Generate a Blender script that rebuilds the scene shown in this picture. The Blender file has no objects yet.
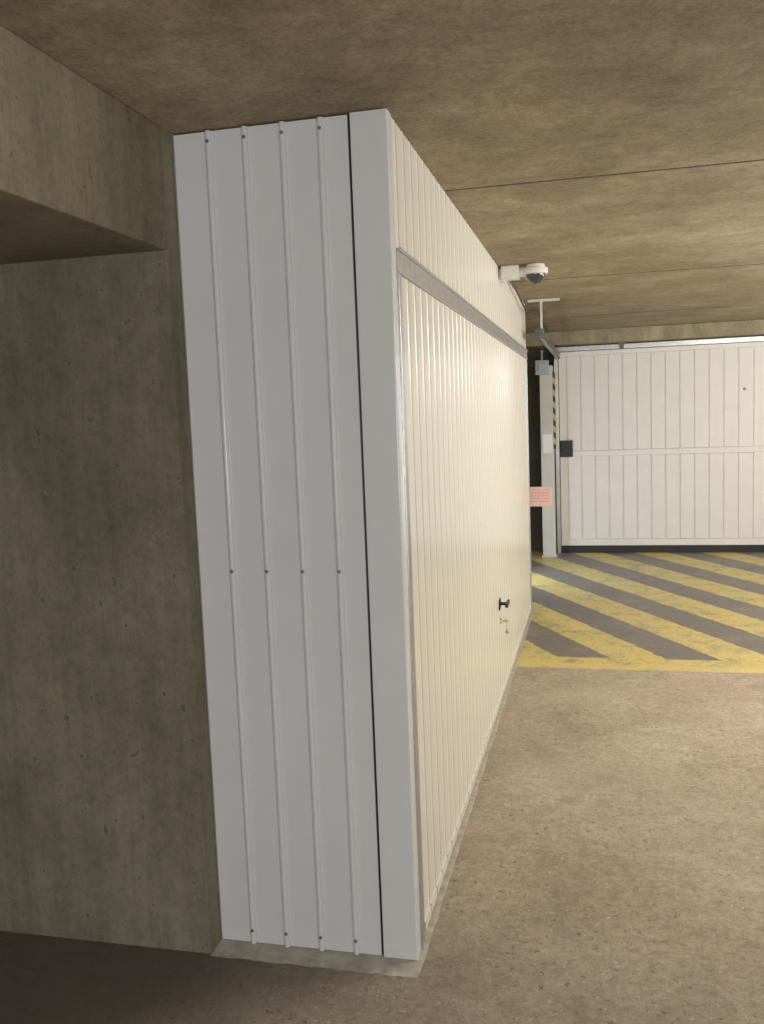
import bpy, bmesh, math, random
from mathutils import Vector, Matrix
random.seed(4)
S = bpy.context.scene
S.view_settings.view_transform = 'Standard'
S.view_settings.look = 'None'
COL = S.collection

# ---------------------------------------------------------------- materials
class NT:
    def __init__(s, name):
        s.m = bpy.data.materials.new(name); s.m.use_nodes = True
        s.t = s.m.node_tree; s.b = s.t.nodes['Principled BSDF']
        s.geo = s.t.nodes.new('ShaderNodeNewGeometry')
    def n(s, typ, **kw):
        nd = s.t.nodes.new(typ)
        for k, v in kw.items(): setattr(nd, k, v)
        return nd
    def l(s, a, b): s.t.links.new(a, b)
    def put(s, sock, v):
        if hasattr(v, 'is_linked') or hasattr(v, 'links'): s.l(v, sock)
        else: sock.default_value = v
    def math(s, op, a, b=0.0, clamp=False):
        nd = s.n('ShaderNodeMath', operation=op); nd.use_clamp = clamp
        s.put(nd.inputs[0], a); s.put(nd.inputs[1], b); return nd.outputs[0]
    def noise(s, scale, detail=4, rough=0.6, stretch=None, dist=0.0):
        mp = s.n('ShaderNodeMapping'); s.l(s.geo.outputs['Position'], mp.inputs[0])
        mp.inputs['Scale'].default_value = stretch or (1, 1, 1)
        nd = s.n('ShaderNodeTexNoise'); s.l(mp.outputs[0], nd.inputs['Vector'])
        nd.inputs['Scale'].default_value = scale; nd.inputs['Detail'].default_value = detail
        nd.inputs['Roughness'].default_value = rough; nd.inputs['Distortion'].default_value = dist
        return nd.outputs[0]
    def ramp(s, f, stops):
        nd = s.n('ShaderNodeValToRGB'); s.put(nd.inputs[0], f)
        e = nd.color_ramp.elements
        while len(e) < len(stops): e.new(0.5)
        for el, (p, c) in zip(e, stops):
            el.position = p; el.color = (c, c, c, 1) if isinstance(c, float) else (*c, 1)
        return nd.outputs[0]
    def mix(s, f, a, b, mode='MIX'):
        nd = s.n('ShaderNodeMix', data_type='RGBA', blend_type=mode)
        s.put(nd.inputs[0], f)
        for i, v in ((6, a), (7, b)):
            if isinstance(v, tuple) and len(v) == 3: v = (*v, 1)
            s.put(nd.inputs[i], v)
        return nd.outputs[2]
    def bump(s, h, strength=0.3, dist=0.01):
        nd = s.n('ShaderNodeBump'); s.l(h, nd.inputs['Height'])
        nd.inputs['Strength'].default_value = strength; nd.inputs['Distance'].default_value = dist
        s.l(nd.outputs[0], s.b.inputs['Normal'])
    def xyz(s):
        nd = s.n('ShaderNodeSeparateXYZ'); s.l(s.geo.outputs['Position'], nd.inputs[0]); return nd.outputs

def plain(name, col, rough=0.5, metal=0.0, var=0.06, nscale=6):
    k = NT(name)
    d = tuple(max(0, c*(1-var)) for c in col); u = tuple(min(1, c*(1+var)) for c in col)
    k.l(k.ramp(k.noise(nscale), [(0.3, d), (0.7, u)]), k.b.inputs['Base Color'])
    k.b.inputs['Roughness'].default_value = rough; k.b.inputs['Metallic'].default_value = metal
    return k.m

def m_floor():
    k = NT('floor_concrete'); x, y, z = k.xyz()
    base = k.ramp(k.noise(2.0, 12, 0.78, dist=0.15), [(0.34, (0.38, 0.31, 0.23)), (0.5, (0.53, 0.445, 0.34)), (0.64, (0.66, 0.575, 0.46))])
    fine = k.ramp(k.noise(38, 12, 0.98), [(0.42, 0.40), (0.53, 1.0)])
    c = k.mix(0.75, base, fine, 'MULTIPLY')
    reg = k.ramp(k.noise(1.5, 3), [(0.42, 0.25), (0.56, 1.0)])
    ch1 = k.ramp(k.noise(46, 2, 0.5), [(0.645, 0.0), (0.67, 1.0)])
    ch2 = k.ramp(k.noise(12, 9, 0.84), [(0.62, 0.0), (0.65, 1.0)])
    chips = k.math('MULTIPLY', k.math('MAXIMUM', ch1, ch2), reg)
    c = k.mix(k.math('MULTIPLY', chips, 0.75), c, (0.18, 0.135, 0.095))
    pl = k.ramp(k.noise(56, 2, 0.5, (1.1, .9, 1)), [(0.66, 0.0), (0.69, 1.0)])
    pl2 = k.ramp(k.noise(11, 9, 0.86, (1.3, .9, 1)), [(0.61, 0.0), (0.65, 1.0)])
    c = k.mix(k.math('MULTIPLY', k.math('MAXIMUM', pl, pl2), 0.5), c, (0.78, 0.72, 0.61))
    stn = k.ramp(k.noise(4.0, 12, 0.86, dist=0.2), [(0.50, 0.0), (0.60, 1.0)])
    c = k.mix(k.math('MULTIPLY', stn, 0.45), c, (0.26, 0.20, 0.135))
    pat = k.ramp(k.noise(0.8, 7, 0.7, dist=0.4), [(0.50, 0.0), (0.62, 1.0)])
    c = k.mix(k.math('MULTIPLY', pat, 0.28), c, (0.33, 0.265, 0.19))
    # shadow beside the garage box, painted into the floor colour with a mottled edge
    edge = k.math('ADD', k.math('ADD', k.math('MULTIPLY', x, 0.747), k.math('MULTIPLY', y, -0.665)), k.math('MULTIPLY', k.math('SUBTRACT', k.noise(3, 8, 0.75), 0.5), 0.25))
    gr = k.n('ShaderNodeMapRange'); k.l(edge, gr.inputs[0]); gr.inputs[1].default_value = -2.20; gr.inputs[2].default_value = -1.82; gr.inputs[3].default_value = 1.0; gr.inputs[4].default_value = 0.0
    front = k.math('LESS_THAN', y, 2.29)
    shade_tone = k.mix(k.noise(18, 10, 0.9), (0.05, 0.047, 0.042), (0.23, 0.213, 0.19))
    c = k.mix(k.math('MULTIPLY', k.math('MULTIPLY', gr.outputs[0], front), 0.82), c, shade_tone)
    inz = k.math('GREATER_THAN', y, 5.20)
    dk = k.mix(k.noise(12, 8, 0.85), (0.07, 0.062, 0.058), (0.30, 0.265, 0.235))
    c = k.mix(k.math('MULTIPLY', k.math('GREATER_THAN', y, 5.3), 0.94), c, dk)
    p = k.math('ADD', k.math('MULTIPLY', x, 0.872), k.math('MULTIPLY', y, 0.49))
    wob = k.math('MULTIPLY', k.math('SUBTRACT', k.noise(8, 7, 0.85), 0.5), 0.14)
    fr = k.math('FRACT', k.math('ADD', k.math('ADD', k.math('DIVIDE', p, 0.56), 0.16), wob))
    stripe = k.math('LESS_THAN', fr, 0.51)
    border = k.math('LESS_THAN', k.math('ADD', y, k.math('MULTIPLY', wob, 0.5)), 5.44)
    yel = k.math('MULTIPLY', k.math('MAXIMUM', stripe, border), inz)
    wear = k.ramp(k.noise(5, 10, 0.85), [(0.40, 0.35), (0.50, 1.0)])
    wear2 = k.ramp(k.noise(50, 6, 0.9), [(0.40, 0.35), (0.50, 1.0)])
    ycol = k.mix(k.noise(4), (0.66, 0.52, 0.13), (0.83, 0.69, 0.23))
    c = k.mix(k.math('MULTIPLY', yel, k.math('MULTIPLY', wear, wear2)), c, ycol)
    dust = k.ramp(k.noise(2.2, 9, 0.75), [(0.48, 0.0), (0.64, 1.0)])
    c = k.mix(k.math('MULTIPLY', k.math('MULTIPLY', dust, inz), 0.18), c, (0.56, 0.50, 0.43))
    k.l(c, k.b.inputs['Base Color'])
    r = k.math('SUBTRACT', 0.75, k.math('MULTIPLY', inz, 0.36)); k.l(r, k.b.inputs['Roughness'])
    h = k.math('SUBTRACT', k.noise(30, 10, 0.88), k.math('MULTIPLY', chips, 0.7))
    k.bump(h, 0.55, 0.009)
    return k.m

def m_ceiling():
    k = NT('ceiling_board'); x, y, z = k.xyz()
    a = k.ramp(k.noise(2.6, 10, 0.75, (0.9, 0.9, 1)), [(0.32, (0.33, 0.26, 0.17)), (0.5, (0.44, 0.36, 0.24)), (0.68, (0.56, 0.47, 0.325))])
    b = k.ramp(k.noise(12, 10, 0.88, (0.9, 0.95, 1)), [(0.40, 0.66), (0.56, 1.0)])
    c = k.mix(0.75, a, b, 'MULTIPLY')
    f = k.ramp(k.noise(75, 6, 0.88), [(0.40, 0.60), (0.55, 1.0)])
    c = k.mix(0.78, c, f, 'MULTIPLY')
    stn = k.ramp(k.noise(1.1, 9, 0.74, (0.8, 0.9, 1), 0.4), [(0.40, 0.74), (0.58, 1.0)])
    c = k.mix(0.85, c, stn, 'MULTIPLY')
    k.l(c, k.b.inputs['Base Color']); k.b.inputs['Roughness'].default_value = 0.9
    k.bump(k.noise(80, 6, 0.8), 0.3, 0.005)
    return k.m

def m_wall(name='wall_concrete', g=1.0, tint=(1, 1, 1)):
    k = NT(name); x, y, z = k.xyz()
    f = lambda c: tuple(min(1, a*b*g) for a, b in zip(c, tint))
    a = k.ramp(k.noise(1.5, 10, 0.72, (1, 1, 0.7), 0.2), [(0.34, f((0.205, 0.185, 0.127))), (0.5, f((0.285, 0.260, 0.185))), (0.64, f((0.36, 0.332, 0.245)))])
    drip = k.ramp(k.noise(4, 8, 0.75, (2.6, 2.6, 0.16)), [(0.38, 0.70), (0.6, 1.0)])
    c = k.mix(0.75, a, drip, 'MULTIPLY')
    spots = k.ramp(k.noise(30, 9, 0.9), [(0.41, 0.66), (0.53, 1.0)])
    c = k.mix(0.7, c, spots, 'MULTIPLY')
    cl = k.ramp(k.noise(4.0, 10, 0.86, (1, 1, 0.8), 0.3), [(0.38, 0.70), (0.50, 1.0)])
    c = k.mix(0.6, c, cl, 'MULTIPLY')
    pit = k.ramp(k.noise(30, 2, 0.5), [(0.71, 0.0), (0.74, 1.0)])
    c = k.mix(k.math('MULTIPLY', pit, 0.6), c, (0.08, 0.07, 0.05))
    scr = k.ramp(k.noise(8, 8, 0.8, (0.6, 0.6, 3.0), 0.8), [(0.61, 0.0), (0.68, 1.0)])
    c = k.mix(k.math('MULTIPLY', scr, 0.35), c, f((0.14, 0.125, 0.09)))
    pale = k.ramp(k.noise(3.7, 10, 0.88), [(0.59, 0.0), (0.66, 1.0)])
    c = k.mix(k.math('MULTIPLY', pale, 0.3), c, f((0.50, 0.465, 0.365)))
    k.l(c, k.b.inputs['Base Color']); k.b.inputs['Roughness'].default_value = 0.8
    k.bump(k.math('SUBTRACT', k.noise(25, 8, 0.8), pit), 0.35, 0.006)
    return k.m

SP = 2.285+0.095      # phase of the side cladding joints
def m_side():
    k = NT('cream_lacquer'); x, y, z = k.xyz()
    f = k.math('FRACT', k.math('DIVIDE', k.math('SUBTRACT', y, SP-0.05), 0.1))
    j = k.math('MULTIPLY', k.math('GREATER_THAN', f, 0.56), k.math('LESS_THAN', f, 0.68))  # dark joint lines, with the rib's shade painted into their width
    b = k.mix(k.noise(6), (0.835, 0.82, 0.755), (0.85, 0.835, 0.775))
    k.l(k.mix(k.math('MULTIPLY', j, 0.8), b, (0.40, 0.365, 0.30)), k.b.inputs['Base Color'])
    k.b.inputs['Roughness'].default_value = 0.24
    return k.m

M_FLOOR, M_CEIL, M_WALL = m_floor(), m_ceiling(), m_wall(g=0.98)
M_BEAM = m_wall('beam_concrete', 0.84, (1.06, 1.0, 0.94))
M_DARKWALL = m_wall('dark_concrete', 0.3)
M_LINTEL = m_wall('lintel_concrete', 1.25, (1.03, 1.0, 0.93))
M_OTHER = m_wall('aisle_concrete', 1.6, (1.03, 1.0, 0.93))
M_PLINTH = plain('mortar', (0.56, 0.53, 0.46), 0.9, var=0.25, nscale=22)
M_SEAM = plain('dark_joint', (0.07, 0.055, 0.04), 0.9)
M_END = plain('grey_white_lacquer', (0.73, 0.75, 0.77), 0.16, var=0.02)
M_CORNER = plain('corner_lacquer', (0.74, 0.76, 0.78), 0.2, var=0.02)
M_SIDE = m_side()
M_GALV = plain('galvanised_steel', (0.48, 0.485, 0.49), 0.3, 0.6, var=0.12, nscale=30)
M_STEEL = plain('screw_steel', (0.35, 0.35, 0.35), 0.35, 0.8)
M_FAR = plain('white_painted_boards', (0.86, 0.845, 0.83), 0.6, var=0.03)
M_BLACK = plain('black_plastic', (0.015, 0.015, 0.017), 0.4)
M_DGREY = plain('dark_grey_metal', (0.12, 0.12, 0.12), 0.4, 0.4)
M_WHITE = plain('white_plastic', (0.75, 0.74, 0.70), 0.35)
M_POST = plain('post_paint', (0.62, 0.61, 0.58), 0.45)
M_PAPER = plain('white_paper', (0.86, 0.86, 0.86), 0.8)
M_GREYBOX = plain('blue_grey_plastic', (0.42, 0.46, 0.52), 0.4)
M_BRASS = plain('brass', (0.66, 0.62, 0.50), 0.35, 0.8)
def m_sign():
    k = NT('pink_printed_paper'); x, y, z = k.xyz()
    row = k.math('FRACT', k.math('DIVIDE', z, 0.0215))
    inr = k.math('LESS_THAN', row, 0.42)
    lim = k.math('MULTIPLY', k.math('MULTIPLY', k.math('GREATER_THAN', x, -0.515), k.math('LESS_THAN', x, -0.355)),
                 k.math('MULTIPLY', k.math('GREATER_THAN', z, 0.805), k.math('LESS_THAN', z, 0.916)))
    ch = k.math('GREATER_THAN', k.noise(1, 2, 0.5, (140, 0, 46.5)), 0.49)
    f = k.math('MULTIPLY', k.math('MULTIPLY', inr, lim), ch)
    k.l(k.mix(k.math('MULTIPLY', f, 0.65), (0.82, 0.56, 0.52), (0.62, 0.14, 0.13)), k.b.inputs['Base Color'])
    k.b.inputs['Roughness'].default_value = 0.7; return k.m
M_SIGN = m_sign()
def m_dome():
    k = NT('smoked_dome'); k.l(k.mix(k.noise(5), (0.04, 0.04, 0.045), (0.07, 0.07, 0.075)), k.b.inputs['Base Color'])
    k.b.inputs['Roughness'].default_value = 0.08; return k.m
M_DOME = m_dome()
def m_tape():
    k = NT('hazard_tape'); x, y, z = k.xyz()
    f = k.math('FRACT', k.math('DIVIDE', k.math('ADD', z, x), 0.12))
    k.l(k.mix(k.math('LESS_THAN', f, 0.5), (0.03, 0.03, 0.03), (0.60, 0.46, 0.08)), k.b.inputs['Base Color'])
    k.b.inputs['Roughness'].default_value = 0.5; return k.m
M_TAPE = m_tape()

# ---------------------------------------------------------------- builders
WL = {}
def finish(name, bm, mat, parent=None, bevel=0, smooth=False, **props):
    bmesh.ops.recalc_face_normals(bm, faces=bm.faces)
    xs = [v.co for v in bm.verts]
    lo = Vector((min(c[i] for c in xs) for i in range(3))); hi = Vector((max(c[i] for c in xs) for i in range(3)))
    cen = (lo+hi)/2
    bmesh.ops.translate(bm, verts=bm.verts, vec=-cen)
    me = bpy.data.meshes.new(name); bm.to_mesh(me); bm.free()
    me.materials.append(mat)
    if smooth:
        for p in me.polygons: p.use_smooth = True
    o = bpy.data.objects.new(name, me); COL.objects.link(o)
    o.location = cen - (WL[parent.name] if parent else Vector())
    if parent: o.parent = parent
    WL[o.name] = cen
    if bevel:
        b = o.modifiers.new('bevel', 'BEVEL'); b.width = bevel; b.segments = 2; b.limit_method = 'ANGLE'
    for k, v in props.items(): o[k] = v
    return o
def empty(name, loc, **props):
    o = bpy.data.objects.new(name, None); o.empty_display_size = 0.1; o.location = loc; COL.objects.link(o)
    WL[o.name] = Vector(loc)
    for k, v in props.items(): o[k] = v
    return o
def abox(bm, lo, hi):
    r = bmesh.ops.create_cube(bm, size=1)
    for v in r['verts']:
        v.co = Vector((lo[i] + (v.co[i]+0.5)*(hi[i]-lo[i]) for i in range(3)))
    return r['verts']
def acyl(bm, p0, p1, r, seg=20, r2=None):
    p0, p1 = Vector(p0), Vector(p1); d = p1-p0
    R = bmesh.ops.create_cone(bm, cap_ends=True, segments=seg, radius1=r, radius2=r if r2 is None else r2, depth=d.length)
    q = d.to_track_quat('Z', 'Y').to_matrix().to_4x4()
    bmesh.ops.transform(bm, matrix=Matrix.Translation((p0+p1)/2) @ q, verts=R['verts'])
def box(name, lo, hi, mat, parent=None, bevel=0, **p):
    bm = bmesh.new(); abox(bm, lo, hi); return finish(name, bm, mat, parent, bevel, **p)
def extrude_profile(bm, pts, z0, z1):
    a = [bm.verts.new((x, y, z0)) for x, y in pts]; b = [bm.verts.new((x, y, z1)) for x, y in pts]
    n = len(pts)
    for i in range(n): bm.faces.new((a[i], a[(i+1) % n], b[(i+1) % n], b[i]))
    bm.faces.new(a); bm.faces.new(b)
def ribs_profile(s0, s1, ribs, w=0.018, h=0.008):
    pts = [(s0, 0)]
    for r in ribs:
        pts += [(r-w/2-0.003, 0), (r-w/2-0.0025, -0.003), (r-w/2-0.0005, -0.003)]
        for i in range(13):
            t = math.pi*i/12; pts.append((r-w/2*math.cos(t), h*math.sin(t)))
    pts.append((s1, 0)); return pts

# ---------------------------------------------------------------- room
CZ = 2.262
XR, YB, YF = 3.8, -3.2, 9.62
def st(name, lo, hi, mat, **p): return box(name, lo, hi, mat, kind='structure', **p)
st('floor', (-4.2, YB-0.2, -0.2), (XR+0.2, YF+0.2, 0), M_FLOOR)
st('ceiling', (-4.2, YB-0.2, CZ+0.0008), (XR+0.2, YF+0.2, CZ+0.2), M_SEAM)
seams = [YB, -1.5, 0.85, 3.18, 5.53, 7.85, YF]
hw = {3.18: 0.009, 5.53: 0.014, 7.85: 0.018}
bm = bmesh.new()
for a, b in zip(seams, seams[1:]): abox(bm, (-4.1, a+hw.get(a, .007), CZ), (XR+0.05, b-hw.get(b, .007), CZ+0.001))
finish('trim_3', bm, M_CEIL, kind='structure')
st('wall_left', (-4.2, 2.215, 0), (-1.087, YF, CZ), M_WALL)
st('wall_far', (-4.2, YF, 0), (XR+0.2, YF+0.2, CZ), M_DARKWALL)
st('wall_right', (XR, YB, 0), (XR+0.2, YF, CZ), M_OTHER)
st('wall_back', (-4.2, YB-0.2, 0), (XR+0.2, YB, CZ), M_OTHER)
st('wall_side', (-4.2, YB, 0), (-4.0, 2.215, CZ), M_WALL)
st('trim_1', (-1.80, YB, 1.95), (-1.085, 2.215, CZ), M_BEAM, bevel=0.006)
st('trim_2', (-1.09, 9.25, 2.13), (XR, YF, CZ), M_LINTEL, bevel=0.005)
bm = bmesh.new()
def skim(bm, outer, inner, z=0.003):
    o_ = [bm.verts.new((x, y, 0.0002)) for x, y in outer]; i_ = [bm.verts.new((x, y, z)) for x, y in inner]
    for j in range(len(outer)-1): bm.faces.new((o_[j], o_[j+1], i_[j+1], i_[j]))
outer, inner = [], []
for i in range(41):
    xx = -1.086 + i*(0.60/40); outer.append((xx, 2.207+random.uniform(-.003, .003))); inner.append((xx, 2.30))
outer[-1] = (-0.488, 2.212)
skim(bm, outer, inner)
outer, inner = [(-0.488, 2.212)], [(-0.53, 2.30)]
for i in range(90):
    yy = 2.26 + i*0.05; outer.append((-0.486+random.uniform(-.002, .003), yy)); inner.append((-0.53, yy+0.05))
skim(bm, outer, inner)
finish('trim_4', bm, M_PLINTH, kind='structure')

# ---------------------------------------------------------------- garage box
Y0, Y1, X0, X1 = 2.285, 6.72, -1.083, -0.506
T = CZ-0.002
gb = empty('garage_box', ((X0+X1)/2, (Y0+Y1)/2, 0.004), category='garage box',
           label='tall white ribbed metal garage enclosure standing against raw concrete wall')
zb = 0.004
ribs = [-0.984, -0.882, -0.779, -0.677]
pf = ribs_profile(X0+0.001, -0.606, ribs, 0.017, 0.010)
pts = [(s, Y0-h) for s, h in pf] + [(-0.606, Y0+0.02), (X0+0.001, Y0+0.02)]
bm = bmesh.new(); extrude_profile(bm, pts, zb, T-0.003)
finish('end_panel', bm, M_END, gb, label='grey-white sheet panel with four vertical ribs')
box('edge_trim', (X0-0.003, Y0-0.002, zb), (X0+0.001, Y0+0.03, T), M_GALV, gb)
for r in ribs:
    for z in (T-0.03, 1.09, 0.045):
        bm = bmesh.new(); acyl(bm, (r, Y0-0.006, z), (r, Y0-0.0118, z), 0.0048, 12); acyl(bm, (r, Y0-0.0117, z), (r, Y0-0.0132, z), 0.0028, 6)
        finish('screw', bm, M_STEEL, gb)
bm = bmesh.new(); o = 0.005
extrude_profile(bm, [(-0.600, Y0+0.002), (-0.598, Y0-o), (X1+0.001, Y0-o), (X1+0.004, Y0-o+0.003), (X1+0.004, Y0+0.045), (X1-0.012, Y0+0.045), (X1-0.012, Y0+0.01), (-0.600, Y0+0.01)], 0.003, CZ-0.002)
finish('corner_trim', bm, M_CORNER, gb, 0.0015, label='smooth white folded corner post')
box('joint_strip', (-0.607, Y0+0.006, zb), (-0.599, Y0+0.02, T), M_BLACK, gb)
def side_profile(a, b, x):
    pf = [(a, 0)]; y = SP
    while y < a+0.02: y += 0.1
    while y < b-0.02:
        pf += [(y-0.010, 0), (y-0.007, 0.0014), (y+0.004, 0.0014), (y+0.006, -0.001), (y+0.017, -0.001), (y+0.018, 0)]
        y += 0.1
    pf.append((b, 0))
    return [(x+h_, s) for s, h_ in pf] + [(x-0.03, b), (x-0.03, a)]
bm = bmesh.new(); extrude_profile(bm, side_profile(Y0+0.045, Y1, X1), 1.925, T)
finish('upper_panel', bm, M_SIDE, gb, label='cream ribbed cladding above the door')
bm = bmesh.new()
abox(bm, (X1-0.02, Y0+0.046, 1.872), (X1+0.008, Y1, 1.928))
abox(bm, (X1+0.004, Y0+0.05, 1.922), (X1+0.016, Y1, 1.930))
abox(bm, (X1+0.004, Y0+0.05, 1.868), (X1+0.011, Y1, 1.874))
finish('frame_rail', bm, M_GALV, gb, 0.001, label='galvanised steel head rail')
for a, b in ((Y0+0.046, Y0+0.105), (Y1-0.05, Y1)):
    bm = bmesh.new(); abox(bm, (X1-0.02, a, 0.004), (X1+0.004, b, 1.872)); abox(bm, (X1+0.002, a, 0.004), (X1+0.009, a+0.010, 1.868))
    finish('frame_jamb', bm, M_GALV, gb, 0.001, label='galvanised steel side jamb')
bm = bmesh.new(); extrude_profile(bm, side_profile(Y0+0.107, Y1-0.052, X1), 0.045, 1.8705)
abox(bm, (X1-0.02, Y0+0.11, 0.02), (X1+0.005, Y1-0.055, 0.048))
door = finish('door', bm, M_SIDE, gb, label='glossy cream up-and-over door with vertical ribs')
hy, hz, hx = 4.56, 0.515, X1
bm = bmesh.new()
abox(bm, (hx-0.004, hy-0.03, hz-0.03), (hx+0.006, hy+0.03, hz+0.025))
acyl(bm, (hx, hy, hz), (hx+0.04, hy, hz), 0.009)
abox(bm, (hx+0.034, hy-0.055, hz-0.010), (hx+0.048, hy+0.055, hz+0.012))
finish('handle', bm, M_BLACK, door, 0.003, label='black T-shaped turning handle')
bm = bmesh.new()
acyl(bm, (hx-0.004, hy, hz-0.09), (hx+0.006, hy, hz-0.09), 0.018, 24)
acyl(bm, (hx+0.006, hy, hz-0.09), (hx+0.014, hy, hz-0.09), 0.010, 20)
finish('lock', bm, M_BRASS, door, label='brass lock cylinder')
bm = bmesh.new()
abox(bm, (hx+0.012, hy-0.001, hz-0.096), (hx+0.028, hy+0.001, hz-0.084))
acyl(bm, (hx+0.034, hy-0.001, hz-0.09), (hx+0.034, hy+0.001, hz-0.09), 0.011, 16)
abox(bm, (hx+0.032, hy-0.003, hz-0.150), (hx+0.0385, hy-0.001, hz-0.098))
acyl(bm, (hx+0.0352, hy-0.003, hz-0.150), (hx+0.0352, hy-0.001, hz-0.150), 0.010, 16)
finish('key', bm, M_BRASS, door, label='small hanging keys')
box('rear_panel', (X0, Y1-0.02, zb), (X1-0.031, Y1, T), M_SIDE, gb)

# ---------------------------------------------------------------- far garage door
FY = 9.5; FX0, FX1 = -0.387, 2.55; FT, FB = 2.07, 0.075
gd = empty('garage_door', ((FX0+FX1)/2, FY, 0), category='garage door', label='wide white boarded garage door closing off the end of the car park')
bm = bmesh.new()
abox(bm, (FX0, FY+0.014, FB), (FX1, FY+0.04, FT))
x = FX0+0.075
while x < FX1-0.08:
    w = min(0.138, FX1-0.07-x)
    for a, b in ((FB+0.07, 1.0), (1.06, FT-0.05)):
        abox(bm, (x+0.007, FY, a), (x+w-0.007, FY+0.016, b))
    x += 0.138
finish('door_leaf', bm, M_FAR, gd, 0.002)
bm = bmesh.new()
abox(bm, (FX0, FY-0.012, FB), (FX0+0.068, FY+0.012, FT)); abox(bm, (FX1-0.068, FY-0.012, FB), (FX1, FY+0.012, FT))
abox(bm, (FX0+0.068, FY-0.012, FB), (FX1-0.068, FY+0.012, FB+0.065))
abox(bm, (FX0+0.068, FY-0.012, FT-0.045), (FX1-0.068, FY+0.012, FT))
abox(bm, (FX0+0.068, FY-0.020, 1.0), (FX1-0.068, FY+0.012, 1.058))
finish('door_frame', bm, M_FAR, gd, 0.003)
box('bottom_seal', (FX0, FY-0.01, 0.0), (FX1, FY+0.03, FB), M_BLACK, gd, 0.003)
bm = bmesh.new()
abox(bm, (FX0-0.02, FY-0.05, FT+0.004), (FX1, FY-0.005, FT+0.03)); abox(bm, (FX0-0.02, FY-0.03, FT+0.03), (FX1, FY-0.02, FT+0.05))
finish('top_rail', bm, M_GALV, gd, 0.001, label='galvanised top rail')
bm = bmesh.new()
abox(bm, (0.22, FY-0.08, FT+0.0), (0.26, FY-0.051, FT+0.055)); abox(bm, (0.20, FY-0.09, FT+0.045), (0.28, FY-0.051, FT+0.065))
finish('bracket', bm, M_DGREY, gd, 0.002)
bm = bmesh.new()
abox(bm, (FX0+0.0, FY-0.03, 1.00), (FX0+0.13, FY-0.012, 1.17)); acyl(bm, (FX0+0.03, FY-0.03, 1.09), (FX0+0.03, FY-0.07, 1.09), 0.014)
abox(bm, (FX0+0.015, FY-0.085, 1.06), (FX0+0.045, FY-0.065, 1.15)); acyl(bm, (FX0+0.1, FY-0.03, 1.04), (FX0+0.1, FY-0.045, 1.04), 0.016)
finish('lock', bm, M_BLACK, gd, 0.002, label='black lock case with handle')
bm = bmesh.new(); abox(bm, (-0.43, FY-0.05, 0), (-0.392, FY+0.03, FT+0.03)); abox(bm, (-0.43, FY-0.06, 0), (-0.425, FY-0.03, FT))
finish('jamb', bm, M_GALV, gd, 0.001, label='galvanised side track')
bm = bmesh.new(); acyl(bm, (1.40, FY-0.006, 1.62), (1.40, FY+0.002, 1.62), 0.014); finish('keyhole', bm, M_DGREY, gd)

# guide rail hung from the ceiling
gr = empty('guide_rail', (-0.385, 8.0, 2.0), category='rail', label='galvanised overhead door rail hung from ceiling bracket')
bm = bmesh.new()
abox(bm, (-0.41, 6.45, 2.0), (-0.404, 9.44, 2.045)); abox(bm, (-0.41, 6.45, 2.04), (-0.365, 9.44, 2.045)); abox(bm, (-0.41, 6.45, 2.0), (-0.365, 9.44, 2.005)); abox(bm, (-0.369, 6.45, 2.0), (-0.365, 9.44, 2.015)); abox(bm, (-0.369, 6.45, 2.03), (-0.365, 9.44, 2.045))
finish('rail', bm, M_GALV, gr)
bm = bmesh.new()
abox(bm, (-0.47, 6.47, CZ-0.016), (-0.25, 6.51, CZ)); abox(bm, (-0.384, 6.475, 2.04), (-0.370, 6.505, CZ-0.014))
finish('hanger', bm, plain('zinc_white', (0.62, 0.62, 0.60), 0.4, 0.2), gr, 0.001, label='thin grey T-shaped ceiling hanger')
bm = bmesh.new(); abox(bm, (-0.42, 6.41, 1.990), (-0.358, 6.46, 2.055)); acyl(bm, (-0.39, 6.40, 2.02), (-0.39, 6.47, 2.02), 0.016)
finish('end_stop', bm, M_DGREY, gr, 0.004)

# post
gp = empty('door_post', (-0.50, 9.25, 0), category='post', label='white metal post beside the far garage door')
bm = bmesh.new(); abox(bm, (-0.565, 9.21, 0.0), (-0.436, 9.33, 1.93)); abox(bm, (-0.58, 9.20, 0), (-0.42, 9.34, 0.015))
finish('post_body', bm, M_POST, gp, 0.004)
bm = bmesh.new(); abox(bm, (-0.438, 9.21, 1.10), (-0.416, 9.28, 1.88)); finish('hazard_tape', bm, M_TAPE, gp, label='yellow and black striped tape')
bm = bmesh.new(); abox(bm, (-0.60, 9.12, 1.84), (-0.47, 9.21, 1.98)); abox(bm, (-0.57, 9.105, 1.87), (-0.50, 9.122, 1.95)); acyl(bm, (-0.535, 9.16, 1.98), (-0.535, 9.16, 2.08), 0.012)
finish('control_box', bm, M_GREYBOX, gp, 0.005, label='blue-grey electrical box')
bm = bmesh.new(); abox(bm, (-0.545, 9.200, 1.06), (-0.45, 9.21, 1.25)); finish('notice', bm, M_PAPER, gp, label='small white paper notice')

ns = empty('notice_sign', (-0.42, 6.74, 0.80), category='sign', label='small pink paper notice with faint red print')
bm = bmesh.new(); abox(bm, (-0.535, 6.722, 0.785), (-0.338, 6.727, 0.93)); finish('sign_sheet', bm, M_SIGN, ns)

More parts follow.
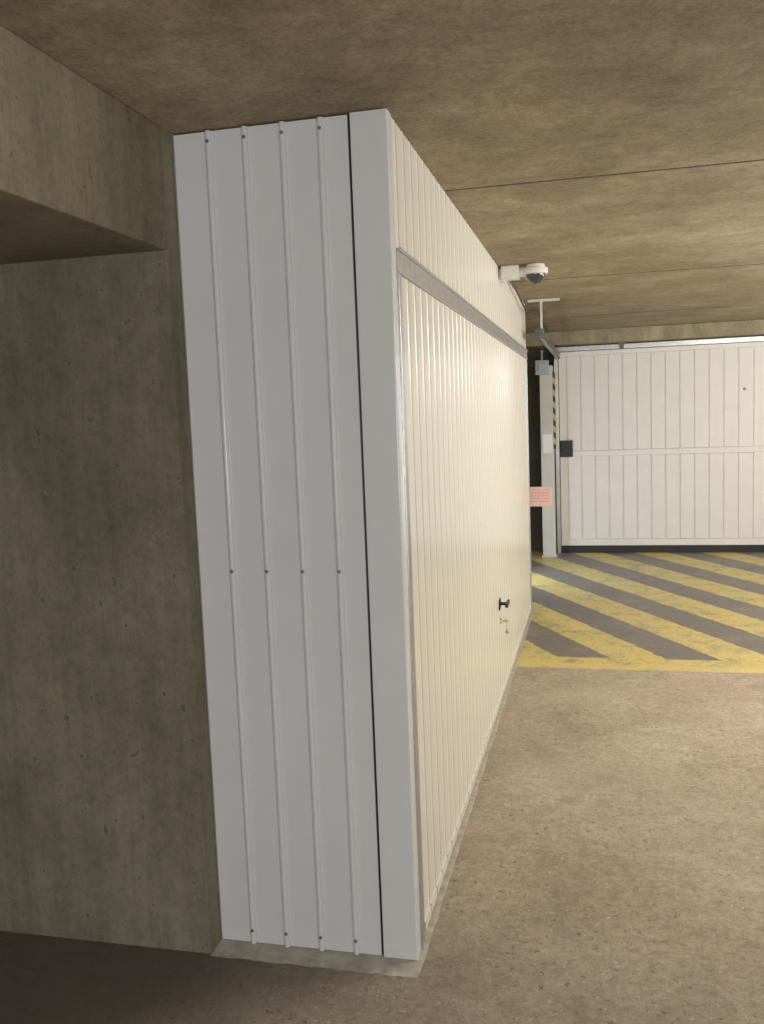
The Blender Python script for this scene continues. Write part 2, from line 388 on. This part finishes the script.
cc = empty('security_camera', (-0.36, 4.93, CZ), category='security camera', label='white ceiling dome security camera with smoked lens cover')
bm = bmesh.new(); abox(bm, (-0.492, 4.885, CZ-0.070), (-0.395, 4.975, CZ)); finish('mount_box', bm, M_WHITE, cc, 0.008)
bm = bmesh.new(); acyl(bm, (-0.40, 4.93, CZ-0.035), (-0.34, 4.93, CZ-0.035), 0.026); acyl(bm, (-0.313, 4.93, CZ), (-0.313, 4.93, CZ-0.02), 0.05, 32); acyl(bm, (-0.313, 4.93, CZ-0.02), (-0.313, 4.93, CZ-0.052), 0.066, 32)
finish('housing', bm, M_WHITE, cc, 0.005)
bm = bmesh.new(); bmesh.ops.create_uvsphere(bm, u_segments=32, v_segments=16, radius=0.052)
bmesh.ops.delete(bm, geom=[v for v in bm.verts if v.co.z > 0.01], context='VERTS'); bmesh.ops.translate(bm, verts=bm.verts, vec=(-0.313, 4.93, CZ-0.050))
finish('dome', bm, M_DOME, cc, smooth=True)

P = [(-0.47, 4.99, CZ-0.01), (-0.47, 5.3, CZ-0.012), (-0.478, 5.6, CZ-0.03), (-0.475, 6.0, CZ-0.06), (-0.47, 6.35, CZ-0.09), (-0.45, 6.6, CZ-0.06), (-0.44, 7.0, CZ-0.02), (-0.47, 9.1, CZ-0.02)]
bm = bmesh.new(); rings = []
for p in P: rings.append([bm.verts.new((p[0]+0.006*math.cos(i*math.tau/8), p[1], p[2]+0.006*math.sin(i*math.tau/8))) for i in range(8)])
for a, b in zip(rings, rings[1:]):
    for i in range(8): bm.faces.new((a[i], a[(i+1) % 8], b[(i+1) % 8], b[i]))
bm.faces.new(rings[0]); bm.faces.new(rings[-1])
finish('cable', bm, M_BLACK, smooth=True, category='cable', label='thin black cable clipped along the ceiling')

# ---------------------------------------------------------------- lights
def area(name, loc, sx, sy, e, col, rot=(0, 0, 0)):
    L = bpy.data.lights.new(name, 'AREA'); L.shape = 'RECTANGLE'; L.size = sx; L.size_y = sy; L.energy = e; L.color = col
    o = bpy.data.objects.new(name, L); o.location = loc; o.rotation_euler = rot; COL.objects.link(o)
def point(name, loc, e, col, r=0.1):
    L = bpy.data.lights.new(name, 'POINT'); L.energy = e; L.color = col; L.shadow_soft_size = r
    o = bpy.data.objects.new(name, L); o.location = loc; COL.objects.link(o)
W = (1.0, 0.965, 0.92)
for yy in (3.6, 4.3, 5.0): point('tube_lamp', (2.0, yy, 1.9), 57, W, 0.25)
point('tube_lamp', (2.6, 7.2, 1.8), 78, W, 0.25)
point('tube_lamp', (3.0, 1.8, 1.8), 14, W, 0.2)
area('back_fill', (0.8, -3.1, 1.15), 2.4, 0.9, 104, (0.96, 0.98, 1.0), (math.radians(90), 0, 0))  # added fill from behind the camera for end panel and wall, no opening there
area('recess_fill', (-1.05, 7.9, 0.5), 0.5, 0.5, 14, (0.7, 0.82, 1.0), (0, math.radians(-80), 0))  # added cool fill hidden in the recess, makes the bluish floor glare
w = bpy.data.worlds.new('world'); S.world = w; w.use_nodes = True
w.node_tree.nodes['Background'].inputs[0].default_value = (0.8, 0.85, 1, 1); w.node_tree.nodes['Background'].inputs[1].default_value = 0.1

# ---------------------------------------------------------------- camera
Xc = Vector((0.97197, 0.01284, 0.23478)); Yc = Vector((0.2319, 0.1127, -0.9662)).normalized()
Zc = Xc.cross(Yc).normalized(); Xc = Yc.cross(Zc).normalized()
R = Matrix((Xc, Yc, Zc))
cam = bpy.data.cameras.new('camera'); cam.sensor_fit = 'VERTICAL'; cam.sensor_height = 24; cam.lens = 24*900/1024; cam.clip_start = 0.05
oc = bpy.data.objects.new('camera', cam); COL.objects.link(oc)
oc.matrix_world = Matrix.Translation((0, 0, 1.5)) @ R.to_4x4()
S.camera = oc
